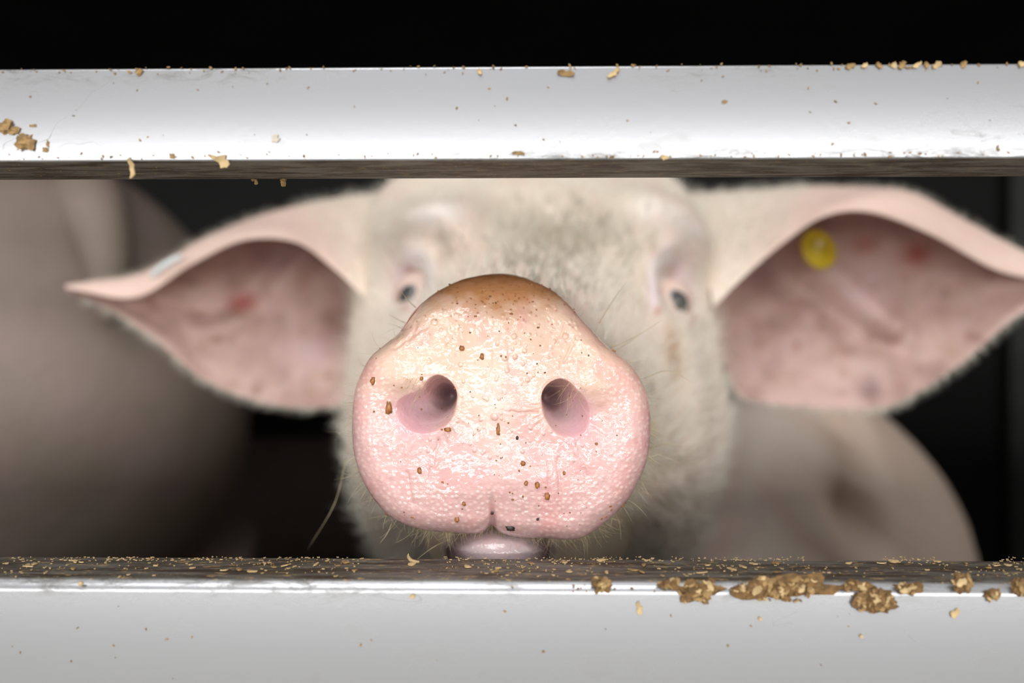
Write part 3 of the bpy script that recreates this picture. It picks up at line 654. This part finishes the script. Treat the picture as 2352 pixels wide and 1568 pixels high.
# ------------------------------------------------------------------ pigs behind
def section_loft(S, M, n):
    S = np.array(S); xs = np.linspace(S[0, 0], S[-1, 0], n); a = np.arange(M)*2*math.pi/M; R = []
    for x in xs:
        w_, cz, hu, hd = [float(pchip(S[:, 0], S[:, i], x)) for i in range(1, 5)]; s = np.sin(a)
        R.append(np.stack([np.full(M, x), w_*np.cos(a), cz+np.where(s > 0, hu, hd)*s], -1))
    R = [np.repeat(R[0].mean(0)[None], M, 0)]+R+[np.repeat(R[-1].mean(0)[None], M, 0)]
    return np.vstack(R), grid_faces(len(R), M)
def simple_pig(loc, rz, label, legh=.24, lying=False):
    root = link(bpy.data.objects.new('pig', None)); root.location = loc; root.rotation_euler.z = rz; root.empty_display_size = .1
    tag(root, label, 'pig'); B = legh
    S = [(-.585, .03, B+.27, .05, .05), (-.56, .10, B+.25, .12, .12), (-.50, .155, B+.23, .175, .18), (-.40, .178, B+.21, .20, .21), (-.15, .185, B+.205, .205, .215), (.15, .18, B+.20, .20, .21), (.35, .16, B+.21, .19, .19),
         (.48, .125, B+.21, .17, .15), (.60, .095, B+.20, .12, .13), (.70, .07, B+.165, .075, .09), (.80, .046, B+.14, .046, .045), (.845, .044, B+.135, .042, .038), (.85, .036, B+.135, .034, .03)]
    bits = [section_loft(S, 64, 120)]
    if not lying:
        for (x, y, f) in ((.32, .10, 1), (.32, -.10, 1), (-.40, .11, 0), (-.40, -.11, 0)):
            p_ = [(x, y, B+.10), (x+(.0 if f else .05), y, B*.75), (x-(0 if f else .05), y, B*.42), (x, y, .08), (x+.015, y, .03), (x+.02, y, .003)]
            bits.append(tube(p_, [.075, .06, .036, .03, .036, .042], 18, 22))
    else:
        for (x, y) in ((.30, .15), (.30, -.15), (-.36, .16), (-.36, -.16)):
            bits.append(tube([(x-.06, y*.9, B+.06), (x+.02, y*1.12, .05), (x+.14, y*1.15, .035), (x+.20, y*1.15, .033)], [.07, .045, .032, .022], 16, 18))
    for s in (-1, 1):                               # drooping ears
        bits.append(tube([(.54, s*.085, B+.29), (.585, s*.14, B+.315), (.64, s*.175, B+.27), (.68, s*.18, B+.20)], [.03, .045, .035, .004], 16, 20))
        bits.append(tube([(.66, s*.078, B+.222), (.668, s*.079, B+.223), (.674, s*.079, B+.222)], [.003, .011, .003], 10, 8))
    Vp, Fp = join(bits); mesh_np('body', Vp, Fp, M_plainskin, root)
    Vt, Ft = tube([(-.50, -.03, B+.35), (-.55, -.04, B+.365), (-.58, -.045, B+.345), (-.59, -.05, B+.315), (-.59, -.05, B+.28)], [.028, .024, .02, .015, .006], 14, 24)
    mesh_np('tail', Vt, Ft, M_plainskin, root); return root
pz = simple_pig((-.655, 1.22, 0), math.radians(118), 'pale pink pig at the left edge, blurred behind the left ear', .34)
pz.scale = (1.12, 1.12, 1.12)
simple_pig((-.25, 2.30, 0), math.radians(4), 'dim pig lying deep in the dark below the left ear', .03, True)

# ------------------------------------------------------------------ dirt, crumbs and shavings
cyaw, syaw = math.cos(YAW), math.sin(YAW); YM = .5*(YF+YB)
def rail_y(x, front=True): return YM+x*math.tan(YAW)+(YF-YM if front else YB-YM)
def on_face(px, py, lift=0.):                       # point on the front faces of the rails
    Y = YF
    for _ in range(3): Y = rail_y((px-1176)/F*Y)
    p = P(px, py, Y); p[1] -= lift; return p
def on_top(px, py, lift=0.):                        # point on the top of the lower rail
    Y = (ZL1-CZ)/((784-py)/F); p = P(px, py, Y); p[2] += lift; return p
def on_under(px, py):
    Y = (ZU0-CZ)/((784-py)/F); return P(px, py, Y)
def blob(rx, ry, rz, rough=.3, n1=9, n2=14, seed=None):
    sd = RNG.uniform(0, 50) if seed is None else seed
    a = np.linspace(0.001, math.pi-.001, n1); b = np.arange(n2)*2*math.pi/n2
    d = np.stack([np.outer(np.sin(a), np.cos(b)), np.outer(np.sin(a), np.sin(b)), np.outer(np.cos(a), np.ones(n2))], -1).reshape(-1, 3)
    r = np.array([1+rough*2*mnoise.noise(Vector((*(q*1.7+sd),)))+rough*mnoise.noise(Vector((*(q*4.1+sd),))) for q in d])
    d = np.sign(d)*np.abs(d)**.8
    return d*r[:, None]*np.array([rx, ry, rz]), grid_faces(n1, n2)
def flake(L, W, t=.00025, bend=.3, n=7):            # a shaving: bent ragged strip with thickness
    s = np.linspace(-.5, .5, n); wv = W*(.5+.35*RNG.random(n))*np.sqrt(np.clip(1.15-(2*s)**2, .12, 1)); z = bend*L*(s**2)
    sk = RNG.normal(size=n)*W*.15
    Vv = np.concatenate([np.stack([s*L, sk-wv, z-t], -1), np.stack([s*L, sk+wv, z-t], -1), np.stack([s*L, sk+wv, z+t], -1), np.stack([s*L, sk-wv, z+t], -1)])
    Vv = Vv.reshape(4, n, 3).transpose(1, 0, 2); Vv = np.concatenate([np.repeat(Vv[0].mean(0)[None, None], 4, 1), Vv, np.repeat(Vv[-1].mean(0)[None, None], 4, 1)])
    return Vv.reshape(-1, 3), grid_faces(n+2, 4)
def rot_rand(V, ax=None):
    q = Matrix.Rotation(RNG.uniform(0, 6.28), 3, 'Z') @ Matrix.Rotation(RNG.uniform(-.6, .6), 3, 'X') @ Matrix.Rotation(RNG.uniform(-.6, .6), 3, 'Y'); return V @ np.array(q).T
def face_flake(V, ang, tilt=.2):                    # lay a flake on a vertical face (normal -y), long side at angle
    q = Matrix.Rotation(ang, 3, 'Y') @ Matrix.Rotation(math.pi/2+RNG.uniform(-tilt, tilt), 3, 'X'); return V @ np.array(q).T
def thing(name, Vv, Ff, mat, p, label, cat, group=None, smooth=False):
    o = mesh_np(name, Vv, Ff, mat, None, smooth); o.location = tuple(p); tag(o, label, cat, group); return o
PXM = YF/F                                          # metres per photo pixel on the rail face
# lumps on the upper rail face
for (px, py, wx, wz, mat, lab) in ((58,328,19,17,M_tan,'largest square brown dirt lump on the upper rail, left end'), (14,292,13,14,M_tan,'dark crumbly dirt lump at the left end of the upper rail'),
      (33,301,12,8,M_tan,'flat tan crumb just above the largest lump on the upper rail'), (76,289,7,3,M_tan,'small straight tan crumb above and right of the largest lump'),
      (110,331,3,6,M_tan,'tiny upright crumb right of the largest lump'), (105,344,6,5,M_tan,'small crumb between the largest lump and the rail edge'),
      (1664,234,6,3.5,M_tan,'lone tan grain in the middle of the upper rail face, right half'), (320,165,8,7,M_tan,'tan crumb on the top edge of the upper rail near the left'),
      (396,359,5,5,M_tan,'small crumb on the lower edge of the upper rail left of the curled shaving'), (1190,352,14,4,M_tan,'thin tan crumb at the lower edge of the upper rail above the snout')):
    Vb, Fb = blob(wx*PXM, min(wx, wz)*PXM*.5, wz*PXM, .42, 10, 16, px*.37)
    thing('dirt_lump', Vb, Fb, mat, on_face(px, py, min(wx, wz)*PXM*.25), lab, 'dirt', None)
Vb, Fb = flake(18*PXM, 12*PXM, .0001, .05); thing('pale_flake', face_flake(Vb, .9, .05), Fb, M_grey, on_face(634, 318, .0003), 'pale grey flake stuck alone on the upper rail face', 'flake')
# hanging shavings on the upper rail
def hang(px, py, L, W, ang, mat, lab, n=1):
    Vb, Fb = flake(L*PXM, W*PXM, .0002, .5); thing('wood_shaving', face_flake(Vb, ang, .5), Fb, mat, on_face(px, py, .0004), lab, 'wood shaving')
hang(305, 388, 46, 9, 1.45, M_pale, 'long pale shaving hanging over the dirty underside of the upper rail')
hang(513, 373, 34, 16, .7, M_pale, 'broad curled shaving on the lower edge of the upper rail')
hang(490, 362, 22, 6, .5, M_pale, 'narrow shaving just left of the broad curled shaving')
hang(1410, 170, 34, 8, -.7, M_pale, 'slanting shaving on the top edge of the upper rail right of the middle')
hang(1300, 168, 40, 9, .2, M_tan, 'flat shaving on the top edge of the upper rail above the forehead')
hang(1525, 362, 18, 7, .2, M_pale, 'short shaving on the lower edge of the upper rail above the right eye')
hang(1102, 166, 14, 6, 1.2, M_pale, 'tiny upright shaving on the top edge of the upper rail above the snout')
for (px, py, sz, lab) in ((586,419,9,'left one of two crumbs dangling under the upper rail'), (651,424,11,'right one of two crumbs dangling under the upper rail')):
    bits = [(b[0]+np.array([RNG.normal()*2*PXM, 0, (k-1)*sz*.5*PXM]), b[1]) for k, b in enumerate([blob(sz*.45*PXM, sz*.4*PXM, sz*.5*PXM, .4) for _ in range(3)])]
    Vb, Fb = join(bits); p = on_under(px, 411); p[2] -= sz*.6*PXM; thing('dangling_crumb', Vb, Fb, M_tan, p, lab, 'crumb')
# top-edge chips at the right of the upper rail
for i, px in enumerate((1952, 1985, 2018, 2052, 2071, 2105, 2127, 2150, 2212, 2345)):
    Vb, Fb = flake(RNG.uniform(12, 24)*PXM, RNG.uniform(6, 10)*PXM, .0002, .4)
    thing('wood_shaving', face_flake(Vb, RNG.uniform(-1, 1), .5), Fb, M_pale if i % 2 else M_tan, on_face(px, 152-.0125*(px-1952)*1.0, .0002), ('first','second','third','fourth','fifth','sixth','seventh','eighth','ninth','last')[i]+' from the left of the small tan shavings along the upper rail top, right end', 'wood shaving', 'shavings along the upper rail top')
# clumps of wet shavings on the lower rail
def clump(px, py, wx, wz, nf, lab):
    r = link(bpy.data.objects.new('shaving_clump', None)); p = on_face(px, py, .0004); r.location = tuple(p); r.empty_display_size = .005; tag(r, lab, 'clump')
    Vb, Fb = blob(wx*PXM*.88, .0007, wz*PXM*.8, .5, 14, 34); mesh_np('core', Vb, Fb, M_dirt, r, False)
    for k in range(nf):
        a = RNG.uniform(0, 6.28); q = math.sqrt(RNG.random())*1.15; L = RNG.uniform(8, 26)*PXM*(1 if q < .9 else .6)
        Vb, Fb = flake(L, L*RNG.uniform(.25, .55), .00018, RNG.uniform(-.3, .5), 5)
        o = mesh_np('flake', face_flake(Vb, RNG.uniform(-1.5, 1.5), .45), Fb, (M_tan, M_pale, M_dirt, M_tan, M_dirt)[k % 5], r, False)
        o.location = (wx*PXM*q*math.cos(a), -.0008*max(0, 1-q*q)-.0002, wz*PXM*q*math.sin(a))
clump(1800, 1350, 92, 26, 70, 'largest clump of tan wood shavings on the front edge of the lower rail')
clump(1603, 1356, 40, 24, 34, 'clump of tan shavings hanging left of the largest clump')
clump(2005, 1376, 46, 27, 40, 'clump of tan shavings running to a point, right of the largest clump')
clump(1382, 1338, 22, 15, 16, 'small brown clump of shavings on the lower rail right of the chin')
clump(1535, 1340, 22, 10, 12, 'thin scatter of shavings between the two left clumps of the lower rail')
clump(1693, 1352, 13, 7, 7, 'little flat clump between the two biggest clumps of the lower rail')
clump(1965, 1344, 32, 11, 14, 'loose shavings on the rail edge above the pointed clump')
clump(2085, 1350, 30, 12, 12, 'loose shavings right of the pointed clump')
clump(2208, 1335, 18, 20, 12, 'small clump on the rail edge near the right end')
clump(2275, 1362, 16, 12, 7, 'pale lump of shavings under the rail edge near the right end')
clump(2340, 1345, 16, 22, 10, 'clump of shavings cut by the right end of the lower rail')
for (px, py, L, W, ang, lab) in ((1468,1395,30,8,1.4,'upright pale splinter stuck on the lower rail face below the snout side'), (2192,1406,24,10,-.8,'bent splinter low on the lower rail face at the right'),
      (1745,1420,8,6,.3,'speck under the largest clump'), (948,1368,12,6,-.5,'small tan speck on the lower rail left of the chin'), (1977,1460,8,5,.3,'tiny tan fleck far down on the lower rail face')):
    Vb, Fb = flake(L*PXM, W*PXM, .0002, .2); thing('splinter', face_flake(Vb, ang, .2), Fb, M_pale, on_face(px, py, .0003), lab, 'splinter')
Vb, Fb = blob(6*PXM, 5*PXM, 5*PXM, .15); thing('seed', Vb, Fb, M_pale, on_face(188, 1338, .0006), 'single round tan seed on the lower rail edge at the left', 'seed', None, True)
# curled shaving standing on the lower rail top by the chin
q = on_top(950, 1292); cv = [q+np.array([x*PXM, -.0004*i, z*PXM]) for i, (x, z) in enumerate(((14,2),(4,3),(-6,8),(-12,18),(-11,26)))]
Vb, Fb = tube(cv, [.0003, .0005, .0005, .0004, .0001], 8, 20); thing('curled_shaving', Vb-q, Fb, M_pale, q, 'curled pale shaving standing on the lower rail left of the chin', 'wood shaving', None, True)
# larger shavings lying on the top of the lower rail
for k in range(64):
    px = RNG.uniform(-20, 2370); py = RNG.uniform(1288, 1318); L = RNG.uniform(9, 30)*PXM
    Vb, Fb = flake(L, L*RNG.uniform(.15, .45), .00015, RNG.uniform(0, .25), 5)
    q = np.array(Matrix.Rotation(RNG.normal()*.8, 3, 'Z') @ Matrix.Rotation(RNG.normal()*.15, 3, 'X'))
    thing('wood_shaving', Vb @ q.T, Fb, M_pale if k % 3 else M_tan, on_top(px, py, .0003), 'pale wood shaving lying flat on the dirty top of the lower rail', 'wood shaving', 'shavings on the lower rail top')
# uncountable fine bits
bits = []
for k in range(1000):
    px = RNG.uniform(-30, 2380); py = RNG.uniform(1281, 1326) if k % 3 else RNG.uniform(1280, 1290); L = RNG.uniform(2, 9)*PXM
    if (vnoise(np.array(px/160.), np.array(py/40.), 3)) < .35: continue
    Vb, Fb = flake(L, L*RNG.uniform(.2, .5), .0001, .2, 3); q = np.array(Matrix.Rotation(RNG.normal()*1.2, 3, 'Z')); bits.append((Vb @ q.T+on_top(px, py, .0002), Fb))
Vb, Fb = join(bits); o = mesh_np('sawdust', Vb, Fb, M_pale, None, False); tag(o, 'fine sawdust scattered along the top of the lower rail', 'sawdust', kind='stuff')
bits = []
for k in range(520):
    px = RNG.uniform(-30, 2380); L = RNG.uniform(2, 8)*PXM; m = k % 5; Vb, Fb = flake(L, L*RNG.uniform(.25, .6), .0001, .3, 3)
    if m == 0: bits.append((face_flake(Vb, RNG.uniform(-1.5, 1.5), .5)+on_face(px, (157-.006*px)+abs(RNG.normal())*9, .0001), Fb))
    elif m == 1: bits.append((face_flake(Vb, RNG.uniform(-1.5, 1.5), .5)+on_face(px, 366-.003*px-abs(RNG.normal())*7, .0001), Fb))
    elif m == 2 and k % 2: bits.append((rot_rand(Vb)+on_under(px, RNG.uniform(372, 408)), Fb))
    elif m == 3 and px > 1300: bits.append((face_flake(Vb, RNG.uniform(-1.5, 1.5), .5)+on_face(px, 1336+abs(RNG.normal())*16, .0001), Fb))
    elif k % 3 == 0: bits.append((face_flake(Vb, RNG.uniform(-1.5, 1.5), .5)+on_face(px, RNG.uniform(1340, 1560) if k % 2 else RNG.uniform(170, 360), .0001), Fb))
Vb, Fb = join(bits); o = mesh_np('dirt_specks', Vb, Fb, M_tan, None, False); tag(o, 'fine dirt specks stuck along both white rails', 'dirt', kind='stuff')
# crumbs on the snout
DV = disc.reshape(-1, 3); DN = vnormals(DV, grid_faces(len(TT), MA)); DN *= np.where(DN[:, 1] > 0, -1, 1)[:, None]
def on_snout(px, py):
    j = np.argmin((PX.ravel()-px)**2+(PY.ravel()-py)**2); return DV[j], DN[j]
QX = YS/F
for (px, py, wx, wz, mat, lab) in ((893,935,7,16,M_brown,'long brown crumb beside the left nostril'), (857,873,5,8,M_brown,'brown crumb at the left rim of the snout'), (1107,818,5,7,M_brown,'brown crumb above the bridge between the nostrils'),
      (1144,986,4,12,M_brown,'upright tan crumb between the nostrils'), (1027,986,8,5,M_brown,'tan crumb below the inner edge of the left nostril'), (1172,1212,11,6,M_black,'black flake on the lower lip edge of the snout'),
      (1128,1177,4,3,M_black,'dark speck in the groove at the bottom of the snout'), (963,1080,5,7,M_brown,'brown crumb on the lower left of the snout'), (1256,1138,6,8,M_brown,'largest brown crumb on the lower right of the snout'),
      (1061,800,6,5,M_brown,'pale brown crumb above the left nostril, towards the middle'), (1188,1005,3,4,M_black,'black speck below the bridge between the nostrils'), (1370,1020,3,3,M_brown,'tiny crumb below the right nostril'),
      (1208,1110,4,5,M_brown,'small red-brown crumb low in the middle of the snout'), (1065,1155,4,4,M_brown,'small red-brown crumb left of the snout groove'), (1295,1086,3,4,M_brown,'tiny red-brown crumb under the right nostril'), (1050,1193,5,6,M_brown,'tan crumb near the bottom edge left of the groove'),
      (1201,1065,5,5,M_brown,'round tan crumb low below the bridge'), (1234,1113,5,7,M_brown,'tan crumb just above the largest lower right crumb'), (1236,1192,3,3,M_black,'tiny dark crumb near the bottom edge right of the groove'), (968,868,4,4,M_brown,'tiny crumb on the fold above the left nostril')):
    p, nn = on_snout(px, py); Vb, Fb = blob(wx*QX, min(wx, wz)*QX*.6, wz*QX, .3, 8, 12)
    thing('snout_crumb', Vb, Fb, mat, p+nn*.0002, lab, 'crumb', None, True)
bits = []
for k in range(150):
    px, py = (RNG.uniform(850, 1450), RNG.uniform(760, 1210)) if k % 3 else (RNG.normal(1145, 70), RNG.normal(690, 30)); p, nn = on_snout(px, py)
    if p[1] > .262: continue
    r = RNG.uniform(.8, 2.4)*QX; Vb, Fb = blob(r*RNG.uniform(.7, 1.6), r*.6, r, .3, 6, 8); bits.append((Vb+p+nn*.0001, Fb))
Vb, Fb = join(bits); o = mesh_np('snout_specks', Vb, Fb, M_brown, None, True); tag(o, 'tiny brown specks of feed sprinkled over the wet snout', 'dirt', kind='stuff')
